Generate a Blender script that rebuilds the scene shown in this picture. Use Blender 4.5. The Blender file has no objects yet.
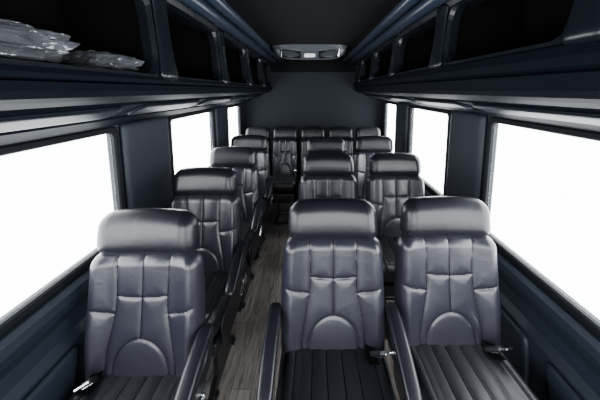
import bpy, bmesh, math, random
from mathutils import Vector, Matrix, noise
random.seed(3)
C = bpy.context.scene.collection
CAMZ = 1.59

# ---------------------------------------------------------------- materials
def mat_base(name):
    m = bpy.data.materials.new(name); m.use_nodes = True
    nt = m.node_tree; b = nt.nodes["Principled BSDF"]
    return m, nt, b
def pmat(name, col, rough=0.5, metal=0.0, bump=0.0, bscale=200.0, spec=0.5, ior=1.5, coord='Object', crease=0.0):
    m, nt, b = mat_base(name)
    b.inputs["Base Color"].default_value = (*col, 1)
    b.inputs["Metallic"].default_value = metal
    b.inputs["Specular IOR Level"].default_value = spec
    b.inputs["IOR"].default_value = ior
    tc = nt.nodes.new("ShaderNodeTexCoord")
    n = nt.nodes.new("ShaderNodeTexNoise"); n.inputs["Scale"].default_value = bscale
    n.inputs["Detail"].default_value = 3
    nt.links.new(tc.outputs[coord], n.inputs["Vector"])
    last=None
    if bump > 0:
        bp = nt.nodes.new("ShaderNodeBump"); bp.inputs["Strength"].default_value = bump
        bp.inputs["Distance"].default_value = 0.002
        nt.links.new(n.outputs["Fac"], bp.inputs["Height"])
        last=bp
    if crease > 0:
        n3 = nt.nodes.new("ShaderNodeTexNoise"); n3.inputs["Scale"].default_value = 22; n3.inputs["Detail"].default_value = 4
        n3.inputs["Distortion"].default_value = 0.6
        nt.links.new(tc.outputs[coord], n3.inputs["Vector"])
        b3 = nt.nodes.new("ShaderNodeBump"); b3.inputs["Strength"].default_value = crease; b3.inputs["Distance"].default_value = 0.006
        nt.links.new(n3.outputs["Fac"], b3.inputs["Height"])
        if last: nt.links.new(last.outputs["Normal"], b3.inputs["Normal"])
        last=b3
    if last: nt.links.new(last.outputs["Normal"], b.inputs["Normal"])
    n2 = nt.nodes.new("ShaderNodeTexNoise"); n2.inputs["Scale"].default_value = 6
    nt.links.new(tc.outputs[coord], n2.inputs["Vector"])
    r = nt.nodes.new("ShaderNodeMapRange")
    r.inputs["To Min"].default_value = max(0.02, rough-0.05); r.inputs["To Max"].default_value = rough+0.05
    nt.links.new(n2.outputs["Fac"], r.inputs["Value"])
    nt.links.new(r.outputs["Result"], b.inputs["Roughness"])
    return m
M_SEAT = pmat("leather_charcoal", (0.0115,0.0112,0.0185), 0.34, bump=0.15, bscale=350, spec=0.6, crease=0.22)
M_HEAD = pmat("leather_black", (0.0055,0.0055,0.0090), 0.35, bump=0.15, bscale=350, spec=0.42, crease=0.2)
M_CUSH = pmat("leather_cushion", (0.0055,0.0056,0.0085), 0.42, bump=0.2, bscale=350, spec=0.38, crease=0.2)
M_SEAM = pmat("seam_thread_shade", (0.0008,0.0008,0.001), 0.9, spec=0.0)  # stitch tubes near black, crevice shade put into the colour
M_PLAST = pmat("black_plastic", (0.005,0.0055,0.008), 0.40, bump=0.1, bscale=500, spec=0.4)
M_BELT = pmat("belt_webbing", (0.0012,0.0012,0.0015), 0.9, bump=0.3, bscale=500, spec=0.05)
M_WALL = pmat("vinyl_wall", (0.009,0.0125,0.0195), 0.5, bump=0.2, bscale=300, spec=0.30)
M_BACKW = pmat("fabric_rear_wall", (0.0095,0.012,0.0160), 0.8, bump=0.3, bscale=400, spec=0.2)
M_RACK = pmat("rack_vinyl", (0.0032,0.0044,0.0072), 0.6, bump=0.15, bscale=300, spec=0.5, ior=1.09)
M_FRAME = pmat("rack_frame_gloss", (0.0045,0.006,0.009), 0.28, bump=0.05, bscale=300, spec=0.35)
M_INLAY = pmat("rack_inlay", (0.005,0.0067,0.0105), 0.45, bump=0.15, bscale=300, spec=0.5, ior=1.15)
M_SHADE = pmat("bin_shade_liner", (0.0015,0.0015,0.0015), 0.9, spec=0.1)  # near black, carries the shade inside bins and vent openings
M_CEIL = pmat("ceiling_suede", (0.0018,0.0020,0.0026), 0.8, bump=0.3, bscale=400, spec=0.10)
M_RAIL = pmat("rail_satin", (0.017,0.024,0.040), 0.32, spec=0.5)
M_CHROME = pmat("chrome", (0.75,0.76,0.78), 0.18, metal=1.0)
M_METAL = pmat("dark_metal", (0.06,0.06,0.065), 0.35, metal=0.8)
M_GREY = pmat("vent_grey", (0.055,0.06,0.07), 0.35)
M_LENS = pmat("lamp_lens", (0.75,0.77,0.8), 0.3)
M_SEALS = pmat("window_seal", (0.004,0.005,0.007), 0.7, spec=0.15)

def floor_mat():
    m, nt, b = mat_base("wood_vinyl_floor")
    N = nt.nodes.new; L = nt.links.new
    tc = N("ShaderNodeTexCoord")
    mp = N("ShaderNodeMapping"); mp.inputs["Rotation"].default_value = (0,0,math.pi/2)
    L(tc.outputs["Object"], mp.inputs["Vector"])
    br = N("ShaderNodeTexBrick"); br.inputs["Scale"].default_value = 1.0
    br.inputs["Brick Width"].default_value = 0.9; br.inputs["Row Height"].default_value = 0.11
    br.inputs["Mortar Size"].default_value = 0.0015
    br.inputs["Color1"].default_value = (0.215,0.195,0.183,1); br.inputs["Color2"].default_value = (0.31,0.283,0.266,1)
    br.inputs["Mortar"].default_value = (0.04,0.04,0.04,1)
    L(mp.outputs["Vector"], br.inputs["Vector"])
    m2 = N("ShaderNodeMapping"); m2.inputs["Scale"].default_value = (50,3.0,1)
    L(tc.outputs["Object"], m2.inputs["Vector"])
    ns = N("ShaderNodeTexNoise"); ns.inputs["Scale"].default_value = 1.8; ns.inputs["Detail"].default_value = 6
    ns.inputs["Distortion"].default_value = 0.8
    L(m2.outputs["Vector"], ns.inputs["Vector"])
    cr = N("ShaderNodeValToRGB")
    cr.color_ramp.elements[0].position = 0.34; cr.color_ramp.elements[0].color = (0.42,0.40,0.39,1)
    cr.color_ramp.elements[1].position = 0.70; cr.color_ramp.elements[1].color = (1.35,1.31,1.28,1)
    L(ns.outputs["Fac"], cr.inputs["Fac"])
    mx = N("ShaderNodeMix"); mx.data_type = 'RGBA'; mx.blend_type = 'MULTIPLY'; mx.inputs["Factor"].default_value = 1
    L(br.outputs["Color"], mx.inputs["A"]); L(cr.outputs["Color"], mx.inputs["B"])
    L(mx.outputs["Result"], b.inputs["Base Color"])
    b.inputs["Roughness"].default_value = 0.42
    bp = N("ShaderNodeBump"); bp.inputs["Strength"].default_value = 0.2; bp.inputs["Distance"].default_value = 0.002
    L(ns.outputs["Fac"], bp.inputs["Height"]); L(bp.outputs["Normal"], b.inputs["Normal"])
    return m
M_FLOOR = floor_mat()
def glass_mat():
    m = bpy.data.materials.new("window_glass"); m.use_nodes = True
    nt = m.node_tree; nt.nodes.clear()
    o = nt.nodes.new("ShaderNodeOutputMaterial"); t = nt.nodes.new("ShaderNodeBsdfTransparent")
    g = nt.nodes.new("ShaderNodeBsdfGlossy"); g.inputs["Roughness"].default_value = 0.05
    mx = nt.nodes.new("ShaderNodeMixShader"); mx.inputs[0].default_value = 0.03
    nt.links.new(t.outputs[0], mx.inputs[1]); nt.links.new(g.outputs[0], mx.inputs[2]); nt.links.new(mx.outputs[0], o.inputs[0])
    return m
M_GLASS = glass_mat()
def plastic_mat():
    m = bpy.data.materials.new("clear_plastic_wrap"); m.use_nodes = True
    nt = m.node_tree; nt.nodes.clear()
    o = nt.nodes.new("ShaderNodeOutputMaterial"); t = nt.nodes.new("ShaderNodeBsdfTransparent")
    g = nt.nodes.new("ShaderNodeBsdfPrincipled"); g.inputs["Roughness"].default_value = 0.16
    g.inputs["Base Color"].default_value = (0.11,0.115,0.13,1); g.inputs["Specular IOR Level"].default_value = 1.0
    tc = nt.nodes.new("ShaderNodeTexCoord"); v = nt.nodes.new("ShaderNodeTexVoronoi"); v.inputs["Scale"].default_value = 28
    v.feature='SMOOTH_F1'
    nt.links.new(tc.outputs["Object"], v.inputs["Vector"])
    bp = nt.nodes.new("ShaderNodeBump"); bp.inputs["Strength"].default_value = 0.8; bp.inputs["Distance"].default_value = 0.02
    nt.links.new(v.outputs["Distance"], bp.inputs["Height"]); nt.links.new(bp.outputs["Normal"], g.inputs["Normal"])
    mx = nt.nodes.new("ShaderNodeMixShader"); mx.inputs[0].default_value = 0.6
    nt.links.new(t.outputs[0], mx.inputs[1]); nt.links.new(g.outputs[0], mx.inputs[2]); nt.links.new(mx.outputs[0], o.inputs[0])
    return m
M_WRAP = plastic_mat()

# ---------------------------------------------------------------- mesh helpers
def to_mesh(name, verts, faces, mat, smooth=True, idx=None, mat2=None):
    me = bpy.data.meshes.new(name)
    me.from_pydata([tuple(v) for v in verts], [], faces)
    me.materials.append(mat)
    if mat2:
        me.materials.append(mat2)
        for p,k in zip(me.polygons, idx): p.material_index = k
    bm = bmesh.new(); bm.from_mesh(me)
    bmesh.ops.remove_doubles(bm, verts=bm.verts, dist=1e-6)
    bmesh.ops.recalc_face_normals(bm, faces=bm.faces)
    bm.to_mesh(me); bm.free()
    if smooth:
        for p in me.polygons: p.use_smooth = True
    return me
def obj(name, me, parent=None, loc=(0,0,0), rot=(0,0,0)):
    o = bpy.data.objects.new(name, me); C.objects.link(o)
    o.location = loc; o.rotation_euler = rot
    if parent: o.parent = parent
    return o
def boxes_mesh(name, boxes, mat, bev=0.004, seg=2):
    bm = bmesh.new()
    for (x0,x1,y0,y1,z0,z1) in boxes:
        r = bmesh.ops.create_cube(bm, size=1.0)
        vs = r["verts"]
        for v in vs:
            v.co = Vector(((x0+x1)/2+v.co.x*(x1-x0),(y0+y1)/2+v.co.y*(y1-y0),(z0+z1)/2+v.co.z*(z1-z0)))
        if bev > 0:
            es = list({e for v in vs for e in v.link_edges})
            bmesh.ops.bevel(bm, geom=es, offset=bev, segments=seg, affect='EDGES', profile=0.5)
    me = bpy.data.meshes.new(name); bm.to_mesh(me); bm.free()
    me.materials.append(mat)
    return me
def segd(px,pz,a,b):
    ax,az=a; bx,bz=b; dx=bx-ax; dz=bz-az; L=dx*dx+dz*dz
    t=0 if L==0 else max(0,min(1,((px-ax)*dx+(pz-az)*dz)/L))
    return math.hypot(px-ax-t*dx, pz-az-t*dz)
def smooth_poly(pl,it=3):
    for _ in range(it):
        q=[pl[0]]
        for a,b in zip(pl[:-1],pl[1:]):
            q.append((a[0]*.75+b[0]*.25,a[1]*.75+b[1]*.25)); q.append((a[0]*.25+b[0]*.75,a[1]*.25+b[1]*.75))
        q.append(pl[-1]); pl=q
    return pl
def pad(name, W0, W1, H, r, Tf, Tb, R, nu, nv, mat, seams=(), bulge=None, fn=None, puff=0.010, dens=0.75, seam_mat=None,
        sr=0.0014, barrel=0.0, gn=0.005, gw=0.035, wide=0.5, lift=0.001):
    segs=[]
    for pl in seams:
        for i in range(len(pl)-1): segs.append((pl[i],pl[i+1]))
    def ease(t): return t - dens*math.sin(2*math.pi*t)/(2*math.pi)
    def W(v): return (W0+(W1-W0)*v/H)/2+barrel*math.sin(math.pi*max(0,min(1,v/H)))
    def surf(x,v):
        w=W(v)
        qx=abs(x)-(w-r); qz=abs(v-H/2)-(H/2-r)
        d=r-(math.hypot(max(qx,0),max(qz,0))+min(max(qx,qz),0)); d=max(0,d)
        e=math.sqrt(max(0,1-(1-min(d/R,1))**2))
        p=0
        if segs:
            ds=min(segd(x,v,a,b) for a,b in segs)
            p=puff*(1-math.exp(-(ds/gn)))*(1-wide)+puff*wide*(1-math.exp(-ds/gw))
        if bulge: p+=bulge(x,v)
        return e,p,d
    verts=[]; F={}; B={}
    for j in range(nv+1):
        v=H*ease(j/nv); w=W(v)
        dz=max(0,r-min(v,H-v)); wv=w-r+math.sqrt(max(0,r*r-dz*dz))
        for i in range(nu+1):
            x=(2*ease(i/nu)-1)*wv
            e,p,d=surf(x,v)
            border = i in(0,nu) or j in(0,nv)
            if border: e=0
            F[i,j]=len(verts); verts.append((x,-(Tf*e+p*e),v))
            if border: B[i,j]=F[i,j]
            else:
                B[i,j]=len(verts); verts.append((x,Tb*e,v))
    faces=[]; idx=[]
    for j in range(nv):
        for i in range(nu):
            faces.append((F[i,j],F[i+1,j],F[i+1,j+1],F[i,j+1])); idx.append(0)
            faces.append((B[i,j],B[i,j+1],B[i+1,j+1],B[i+1,j])); idx.append(0)
    if seam_mat:  # dark tubes along the seams, painting the shade of the crevices
        for pl in seams:
            run=[]
            runs=[run]
            for a,b in zip(pl[:-1],pl[1:]):
                n=max(1,int(math.hypot(b[0]-a[0],b[1]-a[1])/0.005))
                for k in range(n+(1 if (a,b)==(pl[-2],pl[-1]) else 0)):
                    x=a[0]+(b[0]-a[0])*k/n; v=a[1]+(b[1]-a[1])*k/n
                    e,p,d=surf(x,v)
                    if 0<=v<=H and d>0.006 and abs(x)<W(v): run.append((x,-(Tf*e+p*e)-lift,v))
                    elif run: run=[]; runs.append(run)
            for rn in runs:
                if len(rn)<3: continue
                base=len(verts); m=len(rn)
                for i,(x,y,v) in enumerate(rn):
                    p0=rn[max(0,i-1)]; p1=rn[min(m-1,i+1)]
                    tx,tv=p1[0]-p0[0],p1[2]-p0[2]; L=math.hypot(tx,tv) or 1
                    nx,nz=-tv/L,tx/L
                    for q in range(6):
                        t=q*math.pi/3
                        verts.append((x+nx*sr*math.cos(t),y+sr*0.8*math.sin(t),v+nz*sr*math.cos(t)))
                for i in range(m-1):
                    for q in range(6):
                        a=base+i*6+q; b=base+i*6+(q+1)%6
                        faces.append((a,b,b+6,a+6)); idx.append(1)
    if fn: verts=[fn(*v) for v in verts]
    return to_mesh(name, verts, faces, mat, True, idx, seam_mat)
def sweep(name, path, sizes, mat, n=24, k=2.6, x0=0.0):
    verts=[]; faces=[]; m=len(path)
    for i,(y,z) in enumerate(path):
        a=path[max(0,i-1)]; b=path[min(m-1,i+1)]
        ty,tz=b[0]-a[0],b[1]-a[1]; L=math.hypot(ty,tz); ty/=L; tz/=L
        ny,nz=-tz,ty
        w,h=sizes[i]
        for q in range(n):
            t=2*math.pi*q/n; c=math.cos(t); s=math.sin(t)
            cx=math.copysign(abs(c)**(2/k),c)*w/2; sy=math.copysign(abs(s)**(2/k),s)*h/2
            verts.append((x0+cx,y+ny*sy,z+nz*sy))
    for i in range(m-1):
        for q in range(n):
            a=i*n+q; b=i*n+(q+1)%n
            faces.append((a,b,b+n,a+n))
    faces.append(tuple(range(n))); faces.append(tuple((m-1)*n+q for q in range(n)))
    return to_mesh(name, verts, faces, mat)
def extrude_profile(name, prof, y0, y1, mat, smooth=False, ny=1):
    n=len(prof); verts=[]; faces=[]
    for j in range(ny+1):
        y=y0+(y1-y0)*j/ny
        for (x,z) in prof: verts.append((x,y,z))
    for j in range(ny):
        for i in range(n):
            a=j*n+i; b=j*n+(i+1)%n
            faces.append((a,b,b+n,a+n))
    faces.append(tuple(range(n))); faces.append(tuple(ny*n+i for i in range(n)))
    return to_mesh(name, verts, faces, mat, smooth)
def rrect(a0,a1,b0,b1,r,k=6):
    pts=[]
    for cx,cy,s in ((a1-r,b1-r,0),(a0+r,b1-r,90),(a0+r,b0+r,180),(a1-r,b0+r,270)):
        for i in range(k+1):
            t=math.radians(s+90*i/k); pts.append((cx+r*math.cos(t),cy+r*math.sin(t)))
    return pts
def ring(name, outer, inner, c0, c1, fn, mat, lip=0.0):
    n=len(outer); loops=[(outer,c1),(outer,c0),(inner,c0),(inner,c1)]
    if lip>0:
        mid=[((o[0]+(i[0]-o[0])*0.8),(o[1]+(i[1]-o[1])*0.8)) for o,i in zip(outer,inner)]
        om=[((o[0]+(i[0]-o[0])*0.2),(o[1]+(i[1]-o[1])*0.2)) for o,i in zip(outer,inner)]
        s=1 if c1>c0 else -1
        loops=[(outer,c1),(outer,c0+s*lip),(om,c0),(mid,c0),(inner,c0+s*lip),(inner,c1)]
    verts=[]; faces=[]; m=len(loops)
    for lp,c in loops:
        for p in lp: verts.append(fn(p[0],p[1],c))
    for j in range(m):
        for i in range(n):
            a=j*n+i; b=j*n+(i+1)%n; c=((j+1)%m)*n+(i+1)%n; d=((j+1)%m)*n+i
            faces.append((a,b,c,d))
    return to_mesh(name, verts, faces, mat, False)
def struct(o): o["kind"]="structure"; return o
def portal(loc,rot,sx,sy):
    l=bpy.data.lights.new("window_portal",'AREA'); l.shape='RECTANGLE'; l.size=sx; l.size_y=sy; l.cycles.is_portal=True
    return obj("window_portal",l,loc=loc,rot=rot)

# ---------------------------------------------------------------- room shell
XW=0.93; Y0=-0.75; Y1=3.95; ZC=1.99
struct(obj("floor", boxes_mesh("floor",[(-1.0,1.0,Y0,Y1+0.05,-0.06,0)],M_FLOOR,0)))
struct(obj("ceiling", boxes_mesh("ceiling",[(-1.0,1.0,Y0,Y1+0.05,ZC,ZC+0.06)],M_CEIL,0)))
struct(obj("wall_back", boxes_mesh("wall_back",[(-1.0,1.0,Y1,Y1+0.06,0,ZC)],M_BACKW,0)))
FX,FZ0,FZ1=0.86,0.75,1.80
struct(obj("wall_front_unseen", boxes_mesh("wall_front_unseen",[(-1.0,1.0,Y0-0.05,Y0,0,FZ0),(-1.0,1.0,Y0-0.05,Y0,FZ1,ZC),(-1.0,-FX,Y0-0.05,Y0,FZ0,FZ1),(FX,1.0,Y0-0.05,Y0,FZ0,FZ1)],M_WALL,0)))  # unseen front end around the windshield, added to cut light from behind camera
struct(obj("window_7", boxes_mesh("window",[(-FX,FX,Y0-0.03,Y0-0.025,FZ0,FZ1)],M_GLASS,0)))
portal((0,Y0-0.06,(FZ0+FZ1)/2),(math.pi/2,0,0),2*FX,FZ1-FZ0)
WINS={-1:[(-0.35,1.33),(1.87,2.67),(3.14,3.67)], 1:[(-0.35,1.49),(1.97,2.75),(3.22,3.72)]}
ZW={-1:(0.90,1.40), 1:(0.83,1.43)}
wn=1; tn=1
for s in (-1,1):
    zb,zt=ZW[s]; bx=[]
    x0,x1=(s*XW, s*(XW+0.03)); xa,xb=min(x0,x1),max(x0,x1)
    bx.append((xa,xb,Y0,Y1,0,zb)); bx.append((xa,xb,Y0,Y1,zt,ZC))
    ys=[Y0]+[v for w in WINS[s] for v in w]+[Y1]
    for i in range(0,len(ys),2): bx.append((xa,xb,ys[i],ys[i+1],zb,zt))
    struct(obj("wall_left" if s<0 else "wall_right", boxes_mesh("wall",bx,M_WALL,0)))
    for (a,b) in WINS[s]:
        xg=s*(XW+0.012)
        struct(obj("window_%d"%wn, boxes_mesh("window",[(xg-0.002,xg+0.002,a+0.001,b-0.001,zb+0.001,zt-0.001)],M_GLASS,0))); wn+=1
        f=lambda p,q,c,s=s:(s*c,p,q)
        me=ring("window_trim", rrect(a-0.03,b+0.03,zb-0.03,zt+0.025,0.03), rrect(a+0.004,b-0.004,zb+0.004,zt-0.004,0.03), XW-0.012, XW+0.009, f, M_SEALS, lip=0.006)
        struct(obj("trim_%d"%tn, me)); tn+=1
        portal((s*(XW+0.035),(a+b)/2,(zb+zt)/2),(math.pi/2,0,s*math.pi/2),b-a,zt-zb)
    for i in range(len(WINS[s])-1):
        a=WINS[s][i][1]+0.045; b=WINS[s][i+1][0]-0.045
        me=pad("pillar_pad", b-a,b-a,zt-zb+0.10,0.03,0.022,0.0,0.03,16,16,M_WALL,
               fn=lambda x,y,v,s=s,a=a,b=b,zb=zb:(s*(XW+y-0.001),(a+b)/2+x,zb-0.06+v))
        struct(obj("trim_%d"%tn, me)); tn+=1
    pr=[(s*XW,zb-0.032),(s*(XW-0.02),zb-0.036),(s*(XW-0.036),zb-0.05),(s*(XW-0.040),zb-0.08),(s*(XW-0.030),zb-0.115),(s*XW,zb-0.13)]
    struct(obj("trim_%d"%tn, extrude_profile("sill_trim",pr,Y0,Y1,M_WALL))); tn+=1
    q=[(0,0.17),(0.055,0.17),(0.058,0.20),(0.040,zb-0.235),(0.020,zb-0.205),(0.018,zb-0.15),(0,zb-0.14)]
    struct(obj("trim_%d"%tn, extrude_profile("lower_side_lining",[(s*(XW-d),z) for d,z in q],Y0,Y1,M_WALL))); tn+=1
    z0,z1=0.24,zb-0.245
    yy=Y0+0.06
    while yy<Y1-0.5:
        hh=z1-z0
        def pf(x,y,v,s=s,yy=yy,z0=z0,hh=hh):
            d=0.058-0.018*((z0+v-0.20)/(zb-0.435))
            return (s*(XW-d+y+0.001),yy+0.41+x+0.10*(v/hh),z0+v)
        me=pad("moulded_panel",0.64,0.72,hh,0.035,0.016,0.0,0.018,20,16,M_WALL,fn=pf)
        struct(obj("trim_%d"%tn, me)); tn+=1
        yy+=0.80
    pr=[(s*XW,0.0),(s*(XW-0.07),0.0),(s*(XW-0.07),0.12),(s*(XW-0.05),0.155),(s*XW,0.165)]
    struct(obj("baseboard_left" if s<0 else "baseboard_right", extrude_profile("baseboard",pr,Y0,Y1,M_PLAST)))
for s in (-1,1):
    for cx,cz,r in ((0.425,-0.010,0.030),(0.515,-0.020,0.036)):
        prof=[(s*cx+r*math.cos(t*math.pi/16), ZC+cz+r*math.sin(t*math.pi/16)*0.9) for t in range(32)]
        prof=[(x,min(z,ZC-0.0005)) for x,z in prof]
        struct(obj("trim_%d"%tn, extrude_profile("ceiling_rail",prof,Y0,Y1,M_RAIL,True))); tn+=1
verts=[]
cov=[(Y1-0.16+0.16*math.sin(t/8*math.pi/2), ZC-0.16+0.16*math.cos(t/8*math.pi/2)) for t in range(9)]+[(Y1,ZC)]
m=len(cov)
for x in (-0.56,0.56):
    for (y,z) in cov: verts.append((x,y,z))
faces=[(i,(i+1)%m,m+(i+1)%m,m+i) for i in range(m)]+[tuple(range(m)),tuple(range(m,2*m))]
struct(obj("trim_%d"%tn, to_mesh("rear_cove",verts,faces,M_CEIL,False))); tn+=1

# ---------------------------------------------------------------- overhead racks
def H(h): return CAMZ+h
POSTS={-1:[-0.32,0.40,1.12,1.84,2.56,3.28,3.93], 1:[-0.13,0.60,1.33,2.06,2.79,3.50,3.93]}
LIP={-1:0.054,1:0.112}
for s in (-1,1):
    rk=bpy.data.objects.new("overhead_luggage_rack",None); C.objects.link(rk)
    rk.location=(s*0.75,(Y0+Y1)/2,H(-0.1)); rk["category"]="luggage rack"
    rk["label"]="black padded overhead luggage rack with rounded open bins"
    if s<0: rk["label"]="black padded overhead luggage rack holding plastic-wrapped parcels"
    inv=Matrix.Translation(-rk.location); lp=LIP[s]; kk=lp/0.092
    def ch(name,me):
        me.transform(inv); return obj(name,me,rk)
    hw=ZW[s][1]+0.028-CAMZ
    k0=(hw+0.004+0.045)/0.24
    def ul(x,o=0): return -0.045+k0*(x-0.66)+o
    body=[(XW-0.001,hw),(0.90,hw+0.004),(0.815,ul(0.815)),(0.808,ul(0.808,0.014)),(0.795,ul(0.795,0.014)),(0.785,ul(0.785)),(0.68,ul(0.68)),(0.672,ul(0.672,0.012)),(0.655,ul(0.655,0.012)),(0.645,-0.042),
          (0.60,-0.028),(0.575,-0.018),(0.56,-0.002),(0.552,0.02),(0.548,0.03),(0.558,0.036),
          (0.548,0.042),(0.545,0.06),(0.55,0.08),(0.565,0.092),(0.585,0.092),(0.60,0.08),(0.61,0.062),(XW-0.001,0.062)]
    body=[(x,h*kk if h>0 else h) for x,h in body]
    ch("rack_shelf",extrude_profile("rack_shelf",[(s*x,H(h)) for x,h in body],Y0+0.01,Y1-0.002,M_RACK))
    head=[(0.565,0.399),(0.56,0.37),(0.572,0.345),(0.60,0.335),(0.66,0.335),(0.66,0.399)]
    ch("rack_header",extrude_profile("rack_header",[(s*x,H(h)) for x,h in head],Y0+0.01,Y1-0.002,M_FRAME))
    sh=0.062*kk
    lx=[(0.925,sh+0.002),(0.915,sh+0.002),(0.915,0.385),(0.66,0.385),(0.66,0.395),(0.925,0.395)]
    ch("bin_shade_liner",extrude_profile("bin_shade_liner",[(s*x,H(h)) for x,h in lx],Y0+0.02,Y1-0.01,M_SHADE))  # added dark panels, painting the shade inside the bins
    lx=[(0.615,sh+0.001),(0.92,sh+0.001),(0.92,sh+0.004),(0.615,sh+0.004)]
    ch("shelf_shade_sheet",extrude_profile("shelf_shade_sheet",[(s*x,H(h)) for x,h in lx],Y0+0.02,Y1-0.01,M_SHADE))  # added dark sheet, painting the shade on the bin floor
    P=POSTS[s]
    for i,p in enumerate(P[:-1]):
        xa,xb=sorted((s*0.61,s*0.91))
        ch("rack_divider",boxes_mesh("rack_divider",[(xa,xb,p-0.012,p+0.012,H(sh+0.005),H(0.384))],M_SHADE,0.003))
        q=P[i+1]
        f=lambda y,h,c,s=s:(s*(c+0.02*(h-0.09)/0.25),y,H(h))
        me=ring("bin_frame", rrect(p+0.005,q-0.005,lp-0.012,0.365,0.02), rrect(p+0.060,q-0.060,lp+0.004,0.342,0.07), 0.554,0.60,f,M_FRAME,lip=0.014)
        ch("bin_frame",me)
        hh=0.375-(lp-0.02)
        me=pad("support_bracket",0.105,0.085,hh,0.03,0.016,0.0,0.03,16,24,M_FRAME,bulge=lambda x,v,hh=hh:0.010*(2*v/hh-1)**2,
               fn=lambda x,y,v,s=s,p=p,lp=lp:(s*(0.552+0.02*(lp-0.02+v-0.09)/0.25+y),p+x*(1+0.35*abs(2*v/hh-1)**3),H(lp-0.02+v)))
        ch("support_bracket",me)
        dx=0.24; dh=hw+0.004+0.045; sl=math.hypot(dx,dh); ux,uh=dx/sl,dh/sl
        L=(q-p)-0.10
        me=pad("padded_inlay", L,L,0.095,0.04,0.012,0.0,0.014,30,12,M_INLAY,
               fn=lambda x,y,v,s=s,p=p,q=q:(s*(0.672+ux*(v+0.014)-uh*y),(p+q)/2+x,H(-0.050+uh*(v+0.014)+y*ux)))
        ch("padded_inlay",me)
def parcel(loc,size,seed,label):
    bm=bmesh.new(); bmesh.ops.create_icosphere(bm,subdivisions=5,radius=1.0)
    for v in bm.verts:
        c=v.co.copy()
        c=Vector([math.copysign(abs(t)**(1/1.9),t) for t in c])
        nz=noise.noise(c*1.2+Vector((seed,0,0)))*0.14
        for fr,am in ((2.0,0.22),(4,0.18),(8,0.12)):
            nz+=am*(0.5-abs(noise.noise(c*fr+Vector((0,seed*3,fr)))))
        j=noise.noise(c*14+Vector((seed,1,2)))*0.07
        c*=0.70+nz+j
        v.co=Vector((c.x*size[0]/2,c.y*size[1]/2,max(-0.5*size[2],c.z*size[2]/2)))
    me=bpy.data.meshes.new("parcel"); bm.to_mesh(me); bm.free(); me.materials.append(M_WRAP)
    for p in me.polygons:p.use_smooth=False
    o=obj("plastic_wrapped_parcel",me,loc=loc); o["label"]=label; o["category"]="plastic bag"
parcel((-0.690,0.59,H(0.056+0.045)),(0.26,0.38,0.090),1.3,"crumpled clear plastic bag lying on the rack shelf")
parcel((-0.69,0.93,H(0.056+0.030)),(0.25,0.26,0.060),4.1,"small crumpled clear plastic packet lying on the rack shelf")

# ---------------------------------------------------------------- ceiling air vent
ac=bpy.data.objects.new("ceiling_air_vent",None); C.objects.link(ac); ac.location=(-0.03,2.85,ZC)
ac["label"]="rounded grey air conditioning vent unit on black ceiling"; ac["category"]="air vent"
D=0.105
verts=[];faces=[]
NX,NY=40,24
for i in range(NX+1):
    u=-1+2*i/NX
    for j in range(NY+1):
        t=j/NY
        f=(1-abs(u)**5)**0.5
        yy=-0.23+0.50*t
        yy=0.02+(yy-0.02)*(0.55+0.45*(1-abs(u)**3)**0.5)
        verts.append((u*0.35,yy,-0.001-D*f*(math.sin(math.pi*t)**0.55 if 0<t<1 else 0)))
for i in range(NX):
    for j in range(NY):
        a=i*(NY+1)+j
        faces.append((a,a+1,a+NY+2,a+NY+1))
obj("vent_housing",to_mesh("vent_housing",verts,faces,M_GREY,True),ac)
def surfz(p,yv):
    u=p/0.35; k=(0.55+0.45*(1-abs(u)**3)**0.5)
    t=((yv-0.02)/k+0.02+0.23)/0.50; f=(1-abs(u)**5)**0.5
    return -0.001-D*f*(math.sin(math.pi*t)**0.55 if 0<t<1 else 0)
def acf(p,q,c):
    yv=-0.195+0.135*q
    z0=surfz(p,yv)
    return (p, yv-c*0.6, z0-c*0.9)
for a,b in ((-0.27,-0.08),(0.08,0.27)):
    me=ring("vent_bezel",rrect(a,b,0.0,1.0,0.03),rrect(a+0.012,b-0.012,0.12,0.88,0.02),0.008,-0.004,acf,M_CHROME)
    obj("vent_bezel",me,ac)
    vs=[acf(p,q,0.004) for p,q in rrect(a+0.01,b-0.01,0.10,0.90,0.02)]
    obj("vent_opening_shade",to_mesh("vent_opening_shade",vs,[tuple(range(len(vs)))],M_SHADE,False),ac)  # flat dark sheet, painting the shade of an open vent
    for k in range(3):
        t=0.24+0.22*k
        c=[acf(a+0.013,t,0.008),acf(b-0.013,t,0.008),acf(b-0.013,t+0.07,0.006),acf(a+0.013,t+0.07,0.006)]
        obj("louver",to_mesh("louver",c,[(0,1,2,3)],M_METAL,False),ac)
vs=[acf(p,q,0.007) for p,q in rrect(-0.05,0.05,0.25,0.75,0.045)]
obj("lamp_lens",to_mesh("lamp_lens",vs,[tuple(range(len(vs)))],M_LENS,False),ac)

# ---------------------------------------------------------------- seats
REC=math.radians(9.5)
cr,sr_=math.cos(REC),math.sin(REC)
def backfn(x,y,v,y0=0.0):
    yy=y+y0
    return (x, yy*cr+v*sr_, 0.465+v*cr-yy*sr_)
def arc(cx,cz,rx,rz,a0,a1,n=12):
    return [(cx+rx*math.cos(math.radians(a0+(a1-a0)*i/n)),cz+rz*math.sin(math.radians(a0+(a1-a0)*i/n))) for i in range(n+1)]
def mir(pl): return [(-x,z) for x,z in pl]
side=smooth_poly([(0.132,0.03),(0.128,0.14),(0.108,0.24),(0.094,0.32),(0.094,0.42),(0.100,0.52)],2)
S_BACK=[side,mir(side),
        [(0,0.212),(0,0.52)],
        arc(0,0.082,0.104,0.130,0,180,28),
        smooth_poly([(-0.095,0.365),(-0.04,0.358),(0.04,0.358),(0.095,0.365)],2),
        smooth_poly([(0.096,0.300),(0.14,0.306),(0.188,0.322)],2),smooth_poly([(-0.096,0.300),(-0.14,0.306),(-0.188,0.322)],2)]
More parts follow.
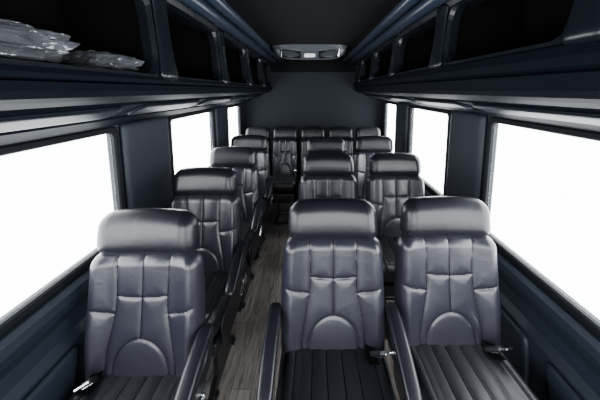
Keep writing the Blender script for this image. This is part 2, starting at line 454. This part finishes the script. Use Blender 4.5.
def bulge_back(x,v):
    b=0.010*math.exp(-((v-0.18)/0.13)**2)
    w=abs(x)
    t=max(0,min(1,(w-0.11)/0.08))
    b+=0.019*t*t*(3-2*t)
    return b
ME={}
ME["backrest"]=pad("backrest",0.432,0.412,0.52,0.055,0.042,0.045,0.05,120,140,M_SEAT,S_BACK,bulge_back,backfn,puff=0.0100,dens=0.4,
    seam_mat=M_SEAM,barrel=0.006,gn=0.0045,gw=0.028,wide=0.45,sr=0.0017,lift=0.0010)
def hb(x,v):
    return 0.012*(abs(x)/0.18)**2.5+0.008*math.exp(-((v-0.085)/0.06)**2)
ME["headrest"]=pad("headrest",0.386,0.366,0.180,0.056,0.048,0.050,0.056,60,44,M_HEAD,[],hb,
    lambda x,y,v:backfn(x,y,v+0.497-0.012*(x/0.18)**2*(v/0.178),-0.001),puff=0.006,dens=0.6)
CH=0.492
cs=[[(x,0.03),(x*1.05,0.43)] for x in (-0.085,-0.03,0.03,0.085)]+[[(-0.15,0.02),(-0.155,0.43)],[(0.15,0.02),(0.155,0.43)]]
ME["seat_cushion"]=pad("seat_cushion",0.41,0.415,0.455,0.05,0.055,0.070,0.05,80,50,M_CUSH,cs,lambda x,v:0.012*max(0,min(1,(abs(x)-0.13)/0.05)),
    lambda x,y,v:(x,0.025-v,CH-y+0.05*v),puff=0.006,dens=0.5,seam_mat=M_SEAM,sr=0.0013,gn=0.006,gw=0.03,wide=0.5)
path=[(0.02,0.700),(0.012,0.700),(-0.01,0.699),(-0.07,0.692),(-0.14,0.674),(-0.21,0.648),(-0.27,0.622),(-0.295,0.610),(-0.308,0.603),(-0.313,0.600)]
sz=[(0.03,0.026),(0.044,0.038),(0.050,0.044),(0.053,0.046),(0.054,0.046),(0.054,0.046),(0.053,0.045),(0.050,0.042),(0.042,0.034),(0.028,0.022)]
ME["armrest"]=sweep("armrest",path,sz,M_HEAD,k=3.4)
path=[(0.04,0.69),(0.015,0.64),(-0.02,0.59),(-0.08,0.575),(-0.16,0.588),(-0.24,0.605)]
ME["armrest_bracket"]=sweep("armrest_bracket",path,[(0.02,0.03),(0.024,0.06),(0.028,0.075),(0.026,0.065),(0.022,0.05),(0.016,0.02)],M_PLAST,k=3)
ME["seat_pan"]=boxes_mesh("seat_pan",[(-0.20,0.20,-0.40,0.05,0.355,0.425)],M_PLAST,0.012)
ME["side_cover"]=pad("side_cover",0.36,0.40,0.17,0.05,0.010,0.008,0.015,20,14,M_PLAST,
    fn=lambda x,y,v:(y,-0.16+x,0.335+v))
def leg_mesh():
    pr=[(-0.33,0.0),(-0.33,0.03),(-0.22,0.06),(-0.19,0.36),(0.0,0.36),(0.02,0.06),(0.08,0.03),(0.08,0.0)]
    vs=[(x,y,z) for x in (-0.012,0.012) for y,z in pr]; m=len(pr)
    fs=[(i,(i+1)%m,m+(i+1)%m,m+i) for i in range(m)]+[tuple(range(m)),tuple(range(m,2*m))]
    return to_mesh("leg",vs,fs,M_METAL,False)
ME["leg"]=leg_mesh()
ME["floor_track"]=boxes_mesh("floor_track",[(-0.15,0.15,-0.02,0.02,0.0,0.02)],M_METAL,0.003)
ME["seat_belt_buckle"]=boxes_mesh("seat_belt_buckle",[(-0.016,0.016,-0.009,0.009,-0.035,0.03)],M_PLAST,0.005)
ME["belt_tongue"]=boxes_mesh("belt_tongue",[(-0.013,0.013,-0.003,0.003,0.028,0.052),(-0.022,0.022,-0.0035,0.0035,0.05,0.062),(-0.017,0.017,-0.0105,-0.0085,-0.01,0.02)],M_CHROME,0.0015)
def strap(bk):
    pth=[(0.150,0.0,0.566),(0.150,-0.04,0.570),(0.140,-0.08,0.566),(0.150,-0.12,0.566)]
    vs=[];fs=[]
    for x,y,z in pth:
        for dx,dz in ((-0.02,0),(0.02,0),(0.02,0.003),(-0.02,0.003)): vs.append((bk*(x+dx),y,z+dz))
    for i in range(len(pth)-1):
        for q in range(4):
            a=i*4+q;b=i*4+(q+1)%4; fs.append((a,b,b+4,a+4))
    fs+=[(0,1,2,3),tuple(range(len(vs)-4,len(vs)))]
    return to_mesh("seat_belt",vs,fs,M_BELT,False)
STR={1:strap(1),-1:strap(-1)}
ME["recline_lever"]=boxes_mesh("recline_lever",[(-0.006,0.006,-0.09,0.0,-0.009,0.009),(-0.010,0.008,-0.02,0.02,-0.03,0.03)],M_CHROME,0.004)
def seat(x,y,arms,bk,sx=1.0,label="",group="",cover=(1,-1),hx=1.0,bx=0.15):
    e=bpy.data.objects.new("passenger_seat",None); C.objects.link(e); e.location=(x,y,0); e.scale=(sx,1,1)
    e["label"]=label; e["category"]="seat"; e["group"]=group
    for k in ("backrest","seat_cushion","seat_pan"): obj(k,ME[k],e)
    for ty in (-0.28,0.05): obj("floor_track",ME["floor_track"],e,loc=(0,ty,0))
    h=obj("headrest",ME["headrest"],e); h["label"]="padded black leather headrest"; h.scale=(hx,1,1)
    for s in (-1,1): obj("leg",ME["leg"],e,loc=(s*0.12,0,0.0))
    for s in cover: obj("side_cover",ME["side_cover"],e,loc=(s*0.208,0,0))
    for s in arms:
        obj("armrest",ME["armrest"],e,loc=(s*0.238,0,0)); 
        obj("armrest_bracket",ME["armrest_bracket"],e,loc=(s*0.238,0,0))
        if x<0:
            l=obj("recline_lever",ME["recline_lever"],e,loc=(s*0.255,-0.08,0.535),rot=(0.5,0,0)); l["label"]="chrome recline lever"
    obj("seat_belt",STR[bk],e)
    b=obj("seat_belt_buckle",ME["seat_belt_buckle"],e,loc=(bk*bx,-0.095,0.588),rot=(0.9,0.3*bk,0.5))
    t=obj("belt_tongue",ME["belt_tongue"],b); t["label"]="chrome belt tongue"
    return e
LB="quilted charcoal leather captain seat"
for i,y in enumerate((0.97,1.59,2.23,2.87)):
    seat(-0.636-0.009*i,y,[1],-1,label=LB+" with armrest, beside the window wall",group="single window seats",bx=0.14)
for i,(xc,y) in enumerate(((0.083,1.08),(0.112,1.99),(0.13,2.72))):
    seat(xc,y,[-1,1],1,label=LB+" with two armrests, beside the aisle",group="double seat row",bx=0.17)
for i,(xc,y) in enumerate(((0.570,1.10),(0.603,1.99),(0.62,2.80))):
    seat(xc,y,[],1,label=LB+" without armrests, beside the window wall",group="double seat row",bx=0.14)
for x in (-0.70,-0.352,0.0,0.352,0.70):
    seat(x,3.55,[],1,sx=0.75,label="narrow charcoal leather seat against the rear wall",group="rear seat row",hx=1.1)

# ---------------------------------------------------------------- world
w=bpy.data.worlds.new("sky_white"); bpy.context.scene.world=w; w.use_nodes=True
bg=w.node_tree.nodes["Background"]; bg.inputs[0].default_value=(0.92,0.97,1.0,1); bg.inputs[1].default_value=16.0

# ---------------------------------------------------------------- camera
cam=bpy.data.cameras.new("camera"); co=obj("camera",cam,loc=(0,0,CAMZ),rot=(math.radians(82),0,0))
cam.sensor_width=36; cam.lens=290*36/600; cam.shift_x=-13/600; cam.shift_y=-69/600; cam.clip_start=0.02
bpy.context.scene.camera=co
